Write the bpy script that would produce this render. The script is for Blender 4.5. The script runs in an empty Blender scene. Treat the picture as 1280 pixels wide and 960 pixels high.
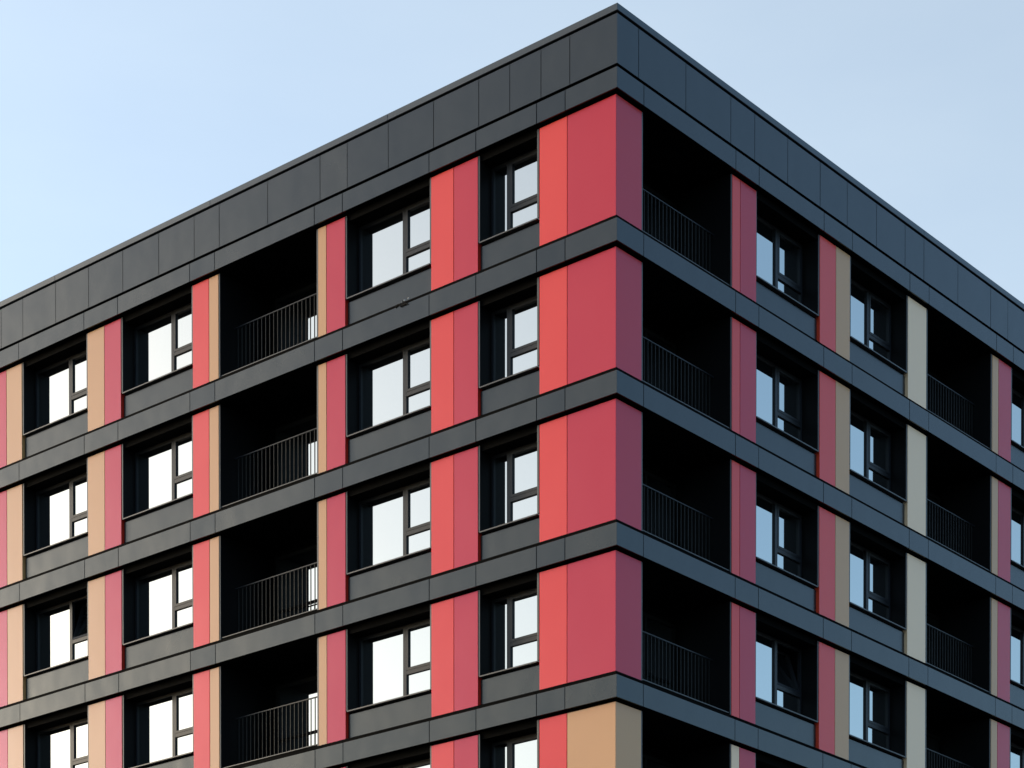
import bpy, bmesh, math, random
from mathutils import Vector

random.seed(4)
S = bpy.context.scene
COL = S.collection
R = math.radians

# ------------------------------------------------------------------ dimensions (metres, building frame)
CAMH = 1.7                      # eye height above the ground
FLOOR = 3.2
B0 = 27.651 + CAMH              # underside of the topmost fascia band
BAND = 0.478                    # height of a fascia band
ROWS = 5
YAW = 0.86832
CORNER = (2.219, 50.0, 0.0)
UL, UR = 26.0, 22.5             # built length of the two street fronts
PW = 0.12                       # piers stand this far behind the bands
GLASS_W = {"L": 0.57, "R": 0.62}  # glass plane of the windows on the two fronts
DW = 1.66                       # glass plane of the balcony doors
SILL = -1.955                   # sill top under the band above
HEAD = -0.165                   # window head under the band above

# ------------------------------------------------------------------ materials
def new_mat(name):
    m = bpy.data.materials.new(name)
    m.use_nodes = True
    nt = m.node_tree
    return m, nt, nt.nodes["Principled BSDF"]

def painted(name, col, rough, vary=0.06, spec=0.5, metal=0.0, wave=0.0, grain=0.03, ior=1.5, dirt=0.0, tint=(1, 1, 1)):
    """coated sheet: a little tint change from panel to panel, fine grain, slow dents, faint dirt"""
    m, nt, b = new_mat(name)
    N, Lk = nt.nodes, nt.links
    b.inputs["Metallic"].default_value = metal
    b.inputs["IOR"].default_value = ior
    b.inputs["Specular IOR Level"].default_value = spec
    b.inputs["Specular Tint"].default_value = (*tint, 1)
    geo = N.new("ShaderNodeNewGeometry")
    tc = N.new("ShaderNodeTexCoord")
    big = N.new("ShaderNodeTexNoise"); big.inputs["Scale"].default_value = 0.55; big.inputs["Detail"].default_value = 4
    fine = N.new("ShaderNodeTexNoise"); fine.inputs["Scale"].default_value = 35; fine.inputs["Detail"].default_value = 3
    Lk.new(tc.outputs["Object"], big.inputs["Vector"]); Lk.new(tc.outputs["Object"], fine.inputs["Vector"])
    # value = 1 + vary*(island-.5) + vary*(big-.5) + grain*(fine-.5)
    def math_(op, a, c):
        n = N.new("ShaderNodeMath"); n.operation = op
        for i, v in enumerate((a, c)):
            if isinstance(v, (int, float)): n.inputs[i].default_value = v
            else: Lk.new(v, n.inputs[i])
        return n.outputs[0]
    v = math_("MULTIPLY", math_("SUBTRACT", geo.outputs["Random Per Island"], 0.5), vary)
    v = math_("ADD", v, math_("MULTIPLY", math_("SUBTRACT", big.outputs["Fac"], 0.5), vary))
    v = math_("ADD", v, math_("MULTIPLY", math_("SUBTRACT", fine.outputs["Fac"], 0.5), grain))
    v = math_("ADD", v, 1.0)
    hsv = N.new("ShaderNodeHueSaturation"); hsv.inputs["Color"].default_value = (*col, 1)
    Lk.new(v, hsv.inputs["Value"])
    last = hsv.outputs["Color"]
    if dirt:
        mp = N.new("ShaderNodeMapping"); mp.inputs["Scale"].default_value = (9, 9, 0.5)
        Lk.new(tc.outputs["Object"], mp.inputs["Vector"])
        st = N.new("ShaderNodeTexNoise"); st.inputs["Scale"].default_value = 1.0; st.inputs["Detail"].default_value = 1.5
        Lk.new(mp.outputs[0], st.inputs["Vector"])
        rp = N.new("ShaderNodeValToRGB"); rp.color_ramp.elements[0].position = 0.5; rp.color_ramp.elements[1].position = 1.0
        Lk.new(st.outputs["Fac"], rp.inputs["Fac"])
        mx = N.new("ShaderNodeMix"); mx.data_type = "RGBA"
        mx.inputs["B"].default_value = (0.16, 0.15, 0.14, 1)
        Lk.new(math_("MULTIPLY", rp.outputs["Color"], dirt), mx.inputs["Factor"])
        Lk.new(last, mx.inputs["A"]); last = mx.outputs["Result"]
    Lk.new(last, b.inputs["Base Color"])
    r = math_("ADD", math_("MULTIPLY", math_("SUBTRACT", big.outputs["Fac"], 0.5), 0.12), rough)
    r = math_("ADD", r, math_("MULTIPLY", math_("SUBTRACT", geo.outputs["Random Per Island"], 0.5), 0.06))
    Lk.new(r, b.inputs["Roughness"])
    if wave:
        bp = N.new("ShaderNodeBump"); bp.inputs["Strength"].default_value = wave; bp.inputs["Distance"].default_value = 0.02
        dn = N.new("ShaderNodeTexNoise"); dn.inputs["Scale"].default_value = 1.3; dn.inputs["Detail"].default_value = 1
        Lk.new(tc.outputs["Object"], dn.inputs["Vector"]); Lk.new(dn.outputs["Fac"], bp.inputs["Height"])
        Lk.new(bp.outputs["Normal"], b.inputs["Normal"])
    return m

COOL = (0.88, 0.94, 0.96)        # bluish lustre of the metallic coatings
GRAPHITE = painted("graphite_cladding", (0.012, 0.0125, 0.0122), 0.235, 0.28, spec=0.43, wave=0.45, tint=COOL)
COPING = painted("coping_metal", (0.024, 0.028, 0.034), 0.36, 0.08, spec=0.5, wave=0.2, tint=COOL)
LUSTRE = (0.35, 0.28, 0.84)
CORAL = painted("coral_panel", (0.72, 0.068, 0.030), 0.30, 0.05, spec=0.40, wave=0.15, dirt=0.0, tint=LUSTRE)
CRIMSON = painted("crimson_panel", (0.50, 0.030, 0.012), 0.30, 0.05, spec=0.52, wave=0.15, dirt=0.0, tint=LUSTRE)
TAN = painted("tan_panel", (0.54, 0.285, 0.11), 0.32, 0.05, spec=0.42, wave=0.15, dirt=0.0, tint=(.55, .6, 1))
CREAM = painted("pale_tan_panel", (0.82, 0.55, 0.33), 0.32, 0.05, spec=0.40, wave=0.15, dirt=0.0, tint=(.6, .7, 1))
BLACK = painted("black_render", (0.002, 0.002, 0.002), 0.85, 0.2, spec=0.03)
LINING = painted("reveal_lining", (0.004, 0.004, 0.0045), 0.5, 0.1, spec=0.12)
TRIM = painted("trim_metal", (0.048, 0.048, 0.050), 0.45, 0.08, spec=0.4)
FRAME = painted("window_frame_coating", (0.012, 0.013, 0.016), 0.42, 0.08, spec=0.25)
RAIL = painted("railing_steel", (0.012, 0.012, 0.012), 0.5, 0.1, spec=0.25)
DARKFRAME = painted("shaded_frame_coating", (0.004, 0.004, 0.004), 0.6, 0.1, spec=0.08)  # darkened copy of the window frame coating; recess shade put into the colour
ROOFM = painted("roof_membrane", (0.10, 0.10, 0.10), 0.9, 0.2)
DEBRIS = painted("weathered_scrap", (0.008, 0.008, 0.008), 0.7, 0.4, spec=0.1)
PALE = painted("pale_scrap", (0.55, 0.54, 0.52), 0.7, 0.1)

def glass_mat():
    m, nt, b = new_mat("coated_glass")
    N, Lk = nt.nodes, nt.links
    b.inputs["Base Color"].default_value = (0.006, 0.007, 0.008, 1)
    b.inputs["Roughness"].default_value = 0.015
    b.inputs["IOR"].default_value = 5.6
    b.inputs["Specular Tint"].default_value = (1.0, 0.98, 0.91, 1)
    b.inputs["Specular IOR Level"].default_value = 0.5
    tc = N.new("ShaderNodeTexCoord")
    n = N.new("ShaderNodeTexNoise"); n.inputs["Scale"].default_value = 1.1; n.inputs["Detail"].default_value = 0.5
    bp = N.new("ShaderNodeBump"); bp.inputs["Strength"].default_value = 0.06; bp.inputs["Distance"].default_value = 0.01
    Lk.new(tc.outputs["Object"], n.inputs["Vector"]); Lk.new(n.outputs["Fac"], bp.inputs["Height"])
    Lk.new(bp.outputs["Normal"], b.inputs["Normal"])
    return m
GLASS = glass_mat()

def ground_mat():
    m, nt, b = new_mat("asphalt")
    N, Lk = nt.nodes, nt.links
    tc = N.new("ShaderNodeTexCoord")
    n = N.new("ShaderNodeTexNoise"); n.inputs["Scale"].default_value = 0.4; n.inputs["Detail"].default_value = 8
    rp = N.new("ShaderNodeValToRGB")
    rp.color_ramp.elements[0].color = (0.035, 0.035, 0.036, 1); rp.color_ramp.elements[1].color = (0.07, 0.068, 0.065, 1)
    Lk.new(tc.outputs["Object"], n.inputs["Vector"]); Lk.new(n.outputs["Fac"], rp.inputs["Fac"]); Lk.new(rp.outputs[0], b.inputs["Base Color"])
    b.inputs["Roughness"].default_value = 0.9
    return m

# ------------------------------------------------------------------ mesh helper
class MB:
    """collects boxes given in front coordinates (u along the front, w inwards, z up)"""
    def __init__(self): self.v, self.f = [], []
    def box(self, F, u0, u1, w0, w1, z0, z1):
        i = len(self.v)
        for z in (z0, z1):
            for (u, w) in ((u0, w0), (u1, w0), (u1, w1), (u0, w1)):
                self.v.append((w, u, z) if F == "L" else (u, w, z))
        q = [(0, 3, 2, 1), (4, 5, 6, 7), (0, 1, 5, 4), (1, 2, 6, 5), (2, 3, 7, 6), (3, 0, 4, 7)]
        for a in q:
            a = tuple(i + k for k in a)
            self.f.append(a[::-1] if F == "L" else a)
        return self
    def prism(self, poly, z0, z1):
        """poly: counter-clockwise outline in the building frame"""
        i, n = len(self.v), len(poly)
        self.v += [(x, y, z0) for x, y in poly] + [(x, y, z1) for x, y in poly]
        self.f.append(tuple(i + k for k in range(n))[::-1]); self.f.append(tuple(i + n + k for k in range(n)))
        for k in range(n):
            j = (k + 1) % n
            self.f.append((i + k, i + j, i + n + j, i + n + k))
        return self
    def elbow(self, ul, ur, w0, w1, z0, z1):
        """sheet folded round the corner, ul long on the left front and ur on the right one"""
        return self.prism([(w0, w0), (ur, w0), (ur, w1), (w1, w1), (w1, ul), (w0, ul)], z0, z1)
    def tilt(self, F, u0, u1, w0, w1, z0, z1, dw):
        """box whose top leans inwards by dw"""
        i = len(self.v); self.box(F, u0, u1, w0, w1, z0, z1)
        for k in range(i + 4, i + 8):
            x, y, z = self.v[k]
            self.v[k] = (x + dw, y, z) if F == "L" else (x, y + dw, z)
        return self
    def build(self, name, mat, parent=None, label=None, bevel=0.0):
        me = bpy.data.meshes.new(name)
        me.from_pydata(self.v, [], self.f)
        if bevel:
            bm = bmesh.new(); bm.from_mesh(me)
            bmesh.ops.bevel(bm, geom=[e for e in bm.edges], offset=bevel, segments=1, affect="EDGES")
            bm.to_mesh(me); bm.free()
        me.update()
        me.materials.append(mat)
        o = bpy.data.objects.new(name, me); COL.objects.link(o)
        o.parent = parent
        if label: o["label"] = label
        return o

def empty(name, loc, rz, label, cat):
    o = bpy.data.objects.new(name, None); COL.objects.link(o)
    o.location = loc; o.rotation_euler = (0, 0, rz)
    o["label"] = label; o["category"] = cat
    return o

# ------------------------------------------------------------------ ground
g = MB(); g.prism([(-900, -900), (900, -900), (900, 900), (-900, 900)], -0.5, 0.0)
go = g.build("ground", ground_mat()); go["kind"] = "structure"
go["label"] = "dark asphalt ground around the apartment block"; go["category"] = "ground"

# ------------------------------------------------------------------ the apartment building
HOUSE = empty("apartment_building", CORNER, YAW,
              "dark grey apartment block with coral, crimson and tan panels between windows and balconies", "building")

# the piers: (trim start, panels [(u0,u1,material)], trim end), measured along each front
PIERS_L = [
    dict(a=4.007 - .045, b=5.409 + .05, p=[(4.007, 4.726, CRIMSON), (4.726, 5.409, CORAL)]),
    dict(a=8.126 - .045, b=9.012 + .06, p=[(8.126, 8.741, CRIMSON), (8.741, 9.012, TAN)]),
    dict(a=12.468 - .04, b=13.403 + .05, p=[(12.468, 12.810, TAN), (12.810, 13.403, CORAL)]),
    dict(a=16.129 - .055, b=17.443 + .055, p=[(16.129, 16.776, CRIMSON), (16.776, 17.443, TAN)]),
    dict(a=20.163 - .06, b=21.5 + .05, p=[(20.163, 20.819, TAN), (20.819, 21.5, CRIMSON)]),
    dict(a=24.2 - .05, b=25.4 + .05, p=[(24.2, 24.8, CORAL), (24.8, 25.4, TAN)]),
]
PIERS_R = [
    dict(a=4.411 - .04, b=5.363 + .035, p=[(4.411, 4.723, CORAL), (4.723, 5.363, CRIMSON)]),
    dict(a=8.035 - .05, b=9.362 + .055, p=[(8.035, 8.736, CORAL), (8.736, 9.362, TAN)]),
    dict(a=12.085 - .05, b=12.978 + .075, p=[(12.085, 12.978, CREAM)]),
    dict(a=16.399 - .055, b=17.417 + .07, p=[(16.399, 16.732, TAN), (16.732, 17.417, CRIMSON)]),
    dict(a=20.2 - .05, b=21.5 + .05, p=[(20.2, 20.85, CORAL), (20.85, 21.5, TAN)]),
]
NAMES = {CORAL: "coral red panel", CRIMSON: "crimson panel", TAN: "tan panel", CREAM: "pale tan panel"}
C_L, C_R = 2.226, 1.021         # the corner pier reaches this far on each front
C_SPLIT = 1.45
bays_L = [("window", 2.30, 3.962), ("window", 5.459, 8.081), ("balcony", 9.072, 12.428), ("window", 13.453, 16.074),
          ("window", 17.498, 20.103), ("window", 21.55, 24.15)]
bays_R = [("balcony", 1.075, 4.371), ("window", 5.398, 7.985), ("window", 9.417, 12.035), ("balcony", 13.053, 16.344),
          ("window", 17.487, 20.15)]
# joints in the claddings
SEAM_L = [1.413, 2.212, 3.962, 5.366, 8.097, 9.02, 12.471, 13.381, 16.107, 17.442, 20.134, 21.5, 24.2, 25.3, UL]
SEAM_R = [0.938, 4.374, 5.301, 8.024, 9.278, 11.963, 12.900, 16.396, 17.314, 20.2, 21.4, UR]
PAR_L = [1.283, 2.084, 2.971, 3.872, 5.223, 6.624, 7.935, 8.826, 10.597, 12.30, 13.207, 14.525, 15.90, 17.248, 18.584, 19.952, 20.877, 22.2, 23.6, 25.0, UL]
PAR_R = [0.749, 2.459, 4.172, 5.120, 6.470, 7.847, 9.039, 10.374, 11.723, 12.638, 14.347, 16.070, 16.999, 18.4, 19.8, 21.2, UR]
GAP = 0.009

def clad(mb, seams_l, seams_r, w0, w1, z0, z1):
    """row of cassettes on both fronts with open joints; the corner one is folded"""
    mb.elbow(seams_l[0] - GAP, seams_r[0] - GAP, w0, w1, z0, z1)
    for F, s in (("L", seams_l), ("R", seams_r)):
        for a, b in zip(s, s[1:]):
            j = random.uniform(-.0015, .0015)
            mb.box(F, a + GAP, b - GAP, w0 + j, w1 + j, z0, z1)

# parapet
PT = B0 + 1.548
par = MB(); clad(par, PAR_L, PAR_R, 0.0, 0.03, B0 + .507, PT)
par = par.build("parapet", GRAPHITE, HOUSE)
k = MB(); k.elbow(UL, UR, .075, .30, B0 + BAND - .055, PT + .052)
k.build("parapet_backing", BLACK, par)
cp = MB(); cs = 0.0
cp.elbow(6.62, 6.47, -.025, .34, PT + .05, B0 + 1.745)
for F, s in (("L", [6.62, 12.6, 18.58, UL]), ("R", [6.47, 12.6, 18.4, UR])):
    for a, b in zip(s, s[1:]): cp.box(F, a + .004, b, -.025, .34, PT + .05, B0 + 1.745)
cp.build("coping", COPING, par, bevel=.006)
rf = MB(); rf.prism([(.30, .30), (UR, .30), (UR, UL), (.30, UL)], B0 + .6, B0 + .95)
rf.build("roof", ROOFM, HOUSE)

# unseen core and ends added against light leaks, and the storeys below the picture
core = MB()
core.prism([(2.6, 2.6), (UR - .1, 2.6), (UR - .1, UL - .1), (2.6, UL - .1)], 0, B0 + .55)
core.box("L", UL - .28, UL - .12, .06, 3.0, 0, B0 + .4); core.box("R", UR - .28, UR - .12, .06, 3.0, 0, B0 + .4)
core.build("light_block_core", BLACK, HOUSE)
low = MB(); zb = B0 - FLOOR * (ROWS + 0)
low.prism([(.13, .13), (UR - .4, .13), (UR - .4, UL - .4), (.13, UL - .4)], 0.0, zb - .002)
low.build("wall", LINING, HOUSE, "plain dark wall of the lower storeys")

# fascia bands with the floor slab behind them
for r in range(ROWS + 1):
    b = B0 - FLOOR * r
    m = MB(); clad(m, SEAM_L, SEAM_R, 0.0, 0.035, b, b + (BAND if r else .438))
    fb = m.build("fascia_band", GRAPHITE, HOUSE, bevel=.003)
    s = MB(); s.prism([(.07, .07), (UR, .07), (UR, UL), (.07, UL)], b + .004, b + BAND + (.10 if r else -.06))
    s.build("floor_slab", BLACK, fb)

def pier(F, d, r):
    top = B0 - FLOOR * r; bot = top - FLOOR + BAND + .10
    a, b = d["a"], d["b"]
    m = MB(); m.box(F, a + .05, b - .05, PW + .16, 2.0, bot - .03, top)
    o = m.build("pier", LINING, HOUSE)
    p = d["p"]
    for i, (u0, u1, mt) in enumerate(p):
        q = MB(); q.box(F, u0 + (.007 if i else 0), u1 - (.007 if i < len(p) - 1 else 0), PW, PW + .15, bot + .012, top - .052)
        q.build("cladding_panel", mt, o, NAMES[mt], bevel=.004)
    return o

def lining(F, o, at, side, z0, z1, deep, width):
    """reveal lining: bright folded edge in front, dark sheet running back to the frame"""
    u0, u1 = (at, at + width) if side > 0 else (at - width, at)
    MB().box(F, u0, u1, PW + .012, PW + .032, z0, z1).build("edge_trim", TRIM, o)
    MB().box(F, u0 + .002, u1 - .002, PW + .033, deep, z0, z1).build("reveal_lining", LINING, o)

def window(F, u0, u1, r, sash_low, open_sash=False):
    """sash_low: the opening leaf stands at the small-u end (left front) or the large-u end"""
    GW = GLASS_W[F]
    top = B0 - FLOOR * r
    zs, zh = top + SILL, top + HEAD
    z0, z1 = zs + .045, zh
    W0, W1 = GW - .035, GW + .045
    fr = .062
    sw = 1.10 if F == "L" else 1.05
    m = MB()
    m.box(F, u0, u0 + fr, W0, W1, z0, z1); m.box(F, u1 - fr, u1, W0, W1, z0, z1)
    m.box(F, u0 + fr, u1 - fr, W0, W1, z0, z0 + fr); m.box(F, u0 + fr, u1 - fr, W0, W1, z1 - fr, z1)
    if sash_low: s0, s1 = u0 + fr, u0 + sw; f0, f1 = u0 + sw + .105, u1 - fr; mu = (s1, f0)
    else: s0, s1 = u1 - sw, u1 - fr; f0, f1 = u0 + fr, u1 - sw - .105; mu = (f1, s0)
    m.box(F, mu[0], mu[1], W0 - .008, W1 + .001, z0 + fr, z1 - fr)
    zt = top - 1.32; th = .095
    m.box(F, s0, s1, W0 - .006, W1 - .001, zt, zt + th)
    o = m.build("window", FRAME, HOUSE)
    e = .012                                       # panes sit in their rebates
    MB().box(F, f0 - e, f1 + e, GW, GW + .028, z0 + fr - e, z1 - fr + e).build("pane", GLASS, o)
    MB().box(F, s0 - e, s1 + e, GW + .002, GW + .030, z0 + fr - e, zt + e).build("pane", GLASS, o)
    sf = .058
    dw = .34 if open_sash else 0.0
    sh = MB(); A, Bz = zt + th, z1 - fr
    wS = W0 - .014
    H = Bz - A
    def lean(u_0, u_1, w_0, w_1, q0, q1):
        i = len(sh.v); sh.box(F, u_0, u_1, w_0, w_1, q0, q1)
        for k in range(i, i + 8):
            x, y, z = sh.v[k]; s_ = dw * (z - A) / H
            sh.v[k] = (x + s_, y, z) if F == "L" else (x, y + s_, z)
    lean(s0, s0 + sf, wS, W1 - .006, A, Bz); lean(s1 - sf, s1, wS, W1 - .006, A, Bz)
    lean(s0 + sf, s1 - sf, wS, W1 - .006, A, A + sf); lean(s0 + sf, s1 - sf, wS, W1 - .006, Bz - sf, Bz)
    sash = sh.build("sash", FRAME, o, "sash tilted inwards" if open_sash else None)
    g = MB(); g.box(F, s0 + sf - e, s1 - sf + e, GW - .004, GW + .024, A + sf - e, Bz - sf + e)
    for k in range(8):
        x, y, z = g.v[k]; s_ = dw * (z - A) / H
        g.v[k] = (x + s_, y, z) if F == "L" else (x, y + s_, z)
    g.build("pane", GLASS, o)
    # handle of the sash
    uh = s1 - sf * .5 if sash_low else s0 + sf * .5
    # sill, spandrel and head
    sl = MB(); sl.box(F, u0 + .002, u1 - .002, PW - .005, GW + .05, zs - .028, zs)
    sl.build("sill", TRIM, o)
    MB().box(F, u0 + .004, u1 - .004, PW + .13, GW + .1, zs - .10, zs - .03).build("sill_packing", BLACK, o)
    z_b = top - FLOOR + BAND + .075
    sp = MB(); sp.box(F, u0 - .03, u1 + .03, PW + .08, PW + .12, z_b + .01, zs - .075)
    sp.build("spandrel_panel", GRAPHITE, HOUSE, bevel=.003)
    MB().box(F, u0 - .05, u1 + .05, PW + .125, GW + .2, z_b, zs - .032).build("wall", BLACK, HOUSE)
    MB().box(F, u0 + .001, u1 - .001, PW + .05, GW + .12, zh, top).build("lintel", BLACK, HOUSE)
    MB().box(F, u0 + .001, u1 - .001, GW + .35, GW + .55, zs - .4, top).build("light_block_backing", BLACK, HOUSE)  # unseen black box added behind the panes to stop light leaking through
    return o

def balcony(F, u0, u1, r):
    top = B0 - FLOOR * r; t = top - FLOOR + BAND
    fl = t + .10
    # back wall with the glazed door on the right of the recess
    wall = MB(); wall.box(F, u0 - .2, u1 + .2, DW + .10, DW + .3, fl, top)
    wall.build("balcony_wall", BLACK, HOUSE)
    d0, d1 = (u0 + .05, u1 - .4) if F == "L" else (u0 + .4, u1 - .05)
    zt = top - .28; fr = .075
    m = MB(); a, b = DW - .04, DW + .08
    mid = (d0 + (d1 - d0) * .40) if F == "L" else (d0 + (d1 - d0) * .60)
    for x in (d0, mid - fr / 2, d1 - fr): m.box(F, x, x + fr, a, b, fl + .05, zt)
    for (x0, x1) in ((d0 + fr, mid - fr / 2), (mid + fr / 2, d1 - fr)):
        m.box(F, x0, x1, a, b, fl + .05, fl + .05 + fr); m.box(F, x0, x1, a, b, zt - fr, zt)
        m.box(F, x0, x1, a + .004, b - .004, fl + .95, fl + 1.01) if r >= 2 else None
    door = m.build("balcony_door", DARKFRAME, HOUSE)
    for (x0, x1) in ((d0 + fr, mid - fr / 2), (mid + fr / 2, d1 - fr)):
        MB().box(F, x0 - .01, x1 + .01, DW, DW + .03, fl + .1, zt - fr + .01).build("pane", GLASS, door)
    # upstand with its bright edge in front, the railing further in
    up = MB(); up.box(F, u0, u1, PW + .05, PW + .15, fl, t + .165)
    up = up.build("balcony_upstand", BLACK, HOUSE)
    MB().box(F, u0, u1, PW + .035, PW + .155, t + .166, t + .186).build("edge_trim", TRIM, up)
    w = PW + .50; hr = t + (1.50 if F == "L" else 1.46); lo = t + .27
    n = int(round((u1 - u0) / .137)); st = (u1 - u0) / n
    bars = MB()
    for i in range(1, n):
        u = u0 + i * st; bars.box(F, u - .006, u + .006, w - .014, w + .014, lo + .001, hr - .022)
    rl = bars.build("balcony_railing", RAIL, HOUSE)
    MB().box(F, u0, u1, w - .020, w + .020, hr - .022, hr).build("handrail", FRAME, rl)
    MB().box(F, u0, u1, w - .014, w + .014, lo - .02, lo).build("bottom_rail", RAIL, rl)

for r in range(ROWS):
    top = B0 - FLOOR * r; bot = top - FLOOR + BAND + .10
    zs = top + SILL
    # the corner pier: one folded core, a coral strip, and the big panels on both sides of the arris
    cm = MB(); cm.prism([(PW + .16, PW + .16), (C_R, PW + .16), (C_R, C_L - .02), (PW + .16, C_L - .02)], bot - .03, top)
    co = cm.build("pier", LINING, HOUSE, "corner pier")
    mt = TAN if r == 4 else CRIMSON
    q = MB(); q.elbow(C_SPLIT - .007, C_R, PW, PW + .15, bot + .012, top - .052); q.build("cladding_panel", mt, co, NAMES[mt], bevel=.004)
    q = MB(); q.box("L", C_SPLIT + .007, C_L, PW, PW + .15, bot + .012, top - .052); q.build("cladding_panel", CORAL, co, NAMES[CORAL], bevel=.004)
    piers = {"L": [], "R": []}
    for F, lst in (("L", PIERS_L), ("R", PIERS_R)):
        for i, d in enumerate(lst):
            if r == 4 and F == "R" and i == 0:
                d = dict(d); d["p"] = [(4.411, 4.723, CREAM), (4.723, 5.363, CRIMSON)]
            piers[F].append((d["a"], d["b"], pier(F, d, r)))
    for F, bays in (("L", bays_L), ("R", bays_R)):
        for i, (kind, u0, u1) in enumerate(bays):
            # neighbours for the linings
            before = [p for p in piers[F] if abs(p[1] - u0) < .06]
            after = [p for p in piers[F] if abs(p[0] - u1) < .06]
            pb = before[0][2] if before else co
            pa = after[0][2] if after else HOUSE
            wd_b = .05 if F == "L" else .05
            if kind == "window":
                z0, deep = zs + .001, GLASS_W[F] - .03
                op = (F == "L" and i == 4 and r == 2) or (F == "R" and i == 1 and r == 3)
                window(F, u0, u1, r, F == "L", op)
            else:
                z0, deep = bot + .012, DW + .12
                balcony(F, u0, u1, r)
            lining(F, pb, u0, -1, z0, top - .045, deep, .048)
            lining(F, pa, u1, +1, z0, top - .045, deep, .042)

# ------------------------------------------------------------------ scraps caught on the ledge
def scraps():
    # a little tangle of wire and pale bits on the top edge of the second band, left front
    base = empty("scrap_tangle", (0, 0, 0), 0, "small dark tangle of scraps caught on the ledge under a window", "scraps")
    base["kind"] = "thing"
    t = B0 - FLOOR + BAND
    cy, sy = math.cos(YAW), math.sin(YAW)
    def wpt(u, w, z):
        return Vector((CORNER[0] + w * cy - u * sy, CORNER[1] + w * sy + u * cy, z))
    base.location = wpt(6.15, .02, t)
    cu = bpy.data.curves.new("wire", "CURVE"); cu.dimensions = "3D"; cu.bevel_depth = .012; cu.bevel_resolution = 1
    rnd = random.Random(7)
    for i in range(7):
        sp = cu.splines.new("POLY"); n = 6; sp.points.add(n - 1)
        u = rnd.uniform(5.85, 6.35)
        for j in range(n):
            u += rnd.uniform(-.02, .07)
            p = wpt(u, rnd.uniform(-.025, -.012), t + .02 + rnd.uniform(-.06, .07 if j % 2 else .03)) - base.location
            sp.points[j].co = (*p, 1)
    tmp = bpy.data.objects.new("wire_path", cu)
    wm = bpy.data.meshes.new_from_object(tmp); bpy.data.objects.remove(tmp); bpy.data.curves.remove(cu)
    wm.name = "wire"; wm.materials.clear(); wm.materials.append(DEBRIS)
    o = bpy.data.objects.new("wire", wm); COL.objects.link(o); o.parent = base
    bm = bmesh.new()
    for (u, z, s) in ((6.10, .075, .024), (5.99, .085, .02), (6.17, .06, .016)):
        v = bmesh.ops.create_icosphere(bm, subdivisions=1, radius=s)["verts"]
        p = wpt(u, -.015, t + z) - base.location
        for q in v:
            q.co = Vector((q.co.x * rnd.uniform(.6, 1.4), q.co.y * rnd.uniform(.6, 1.3), q.co.z * rnd.uniform(.5, 1.2))) + p
    me = bpy.data.meshes.new("pale_scrap"); bm.to_mesh(me); bm.free(); me.materials.append(PALE)
    o = bpy.data.objects.new("pale_scrap", me); COL.objects.link(o); o.parent = base
scraps()

# ------------------------------------------------------------------ light
SUN_EL, SUN_AZ = 12.0, -70.0       # azimuth from +Y towards +X: low, to the left and a little behind the camera
w = bpy.data.worlds.new("World"); S.world = w; w.use_nodes = True
nt = w.node_tree; bg = nt.nodes["Background"]
sky = nt.nodes.new("ShaderNodeTexSky"); sky.sky_type = "NISHITA"; sky.sun_disc = False
sky.sun_elevation = R(SUN_EL); sky.sun_rotation = R(SUN_AZ)
sky.altitude = 0; sky.air_density = 1.0; sky.dust_density = 1.9; sky.ozone_density = 2.6
veil = nt.nodes.new("ShaderNodeVectorMath"); veil.operation = "MULTIPLY_ADD"      # thin even haze over the clear sky
veil.inputs[1].default_value = (0.75, 0.75, 0.75); veil.inputs[2].default_value = (0.42, 0.47, 0.62)
wc = nt.nodes.new("ShaderNodeTexCoord"); wm = nt.nodes.new("ShaderNodeMapping"); wm.inputs["Scale"].default_value = (1.6, 1.6, 5.0)
wn = nt.nodes.new("ShaderNodeTexNoise"); wn.inputs["Scale"].default_value = 2.2; wn.inputs["Detail"].default_value = 6; wn.inputs["Roughness"].default_value = 0.55
wr = nt.nodes.new("ShaderNodeMapRange"); wr.inputs["From Min"].default_value = 0.3; wr.inputs["From Max"].default_value = 0.7
wr.inputs["To Min"].default_value = 0.90; wr.inputs["To Max"].default_value = 1.12
wv = nt.nodes.new("ShaderNodeVectorMath"); wv.operation = "SCALE"; wd = nt.nodes.new("ShaderNodeVectorMath"); wd.operation = "DOT_PRODUCT"; wd.inputs[1].default_value = (-0.8, 0.6, 0.0)
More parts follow.
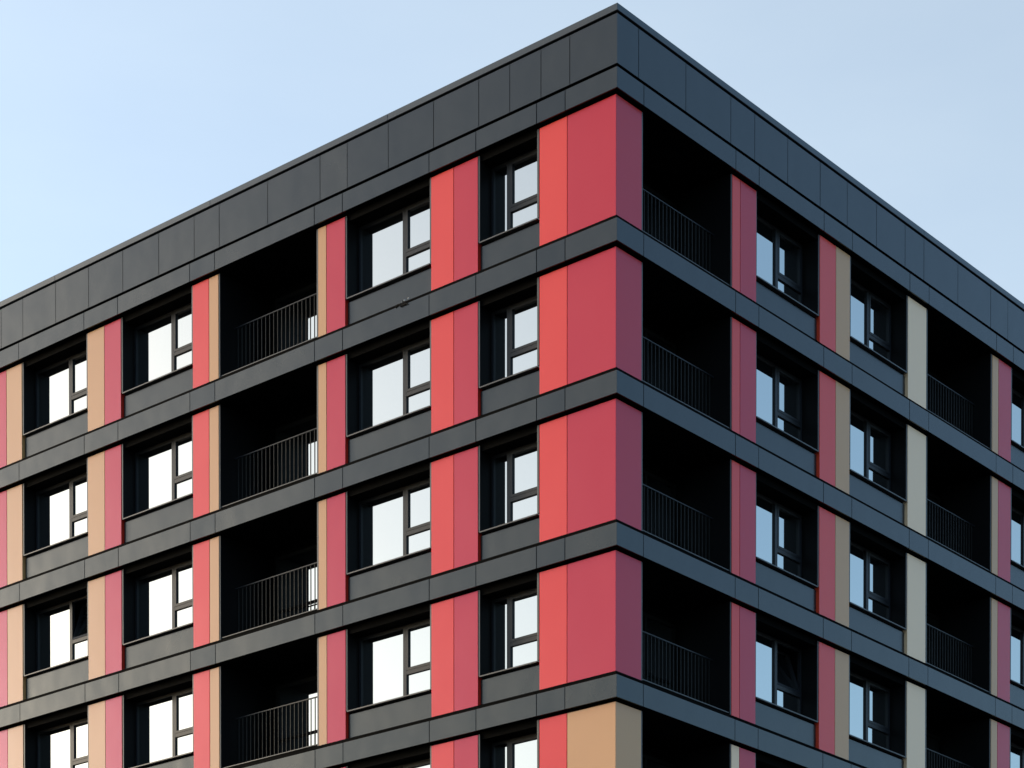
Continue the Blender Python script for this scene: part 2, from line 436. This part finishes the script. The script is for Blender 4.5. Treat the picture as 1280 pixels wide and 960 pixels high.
wf = nt.nodes.new("ShaderNodeMapRange"); wf.interpolation_type = "SMOOTHSTEP"; wf.inputs["From Min"].default_value = -0.35; wf.inputs["From Max"].default_value = 0.40
wx = nt.nodes.new("ShaderNodeMix"); wx.data_type = "RGBA"
wx.inputs["A"].default_value = (0.34, 0.50, 0.58, 1); wx.inputs["B"].default_value = (0.74, 0.67, 0.40, 1)   # clear air opposite the sun, pale haze on its side
nt.links.new(wc.outputs["Generated"], wd.inputs[0]); nt.links.new(wd.outputs["Value"], wf.inputs["Value"])
nt.links.new(wf.outputs[0], wx.inputs["Factor"]); nt.links.new(wx.outputs["Result"], wv.inputs[0])
nt.links.new(wc.outputs["Generated"], wm.inputs[0]); nt.links.new(wm.outputs[0], wn.inputs["Vector"])
nt.links.new(wn.outputs["Fac"], wr.inputs["Value"]); nt.links.new(wr.outputs[0], wv.inputs["Scale"]); nt.links.new(wv.outputs[0], veil.inputs[2])
nt.links.new(sky.outputs[0], veil.inputs[0]); nt.links.new(veil.outputs[0], bg.inputs["Color"]); bg.inputs["Strength"].default_value = 0.15
ld = bpy.data.lights.new("sun", "SUN"); ld.energy = 0.75; ld.angle = R(14); ld.color = (1.0, 0.84, 0.66)
lo = bpy.data.objects.new("sun", ld); COL.objects.link(lo)
d = Vector((math.sin(R(SUN_AZ)) * math.cos(R(SUN_EL)), math.cos(R(SUN_AZ)) * math.cos(R(SUN_EL)), math.sin(R(SUN_EL))))
lo.rotation_euler = d.to_track_quat("Z", "Y").to_euler(); lo.location = d * 60 + Vector((0, 0, 40))

# ------------------------------------------------------------------ camera
cam = bpy.data.cameras.new("camera"); co_ = bpy.data.objects.new("camera", cam); COL.objects.link(co_)
co_.location = (0, 0, CAMH); co_.rotation_euler = (R(90) - 0.0176, 0, 0)
cam.sensor_width = 36; cam.lens = 2931.9 / 1280 * 36
cam.shift_y = (1797.96 - 480) / 1280
cam.clip_start = 0.5; cam.clip_end = 3000
S.camera = co_
S.render.engine = "CYCLES"
S.view_settings.view_transform = "Standard"; S.view_settings.look = "None"
S.view_settings.gamma = 1.0; S.view_settings.use_curve_mapping = False
S.view_settings.exposure = 1.47
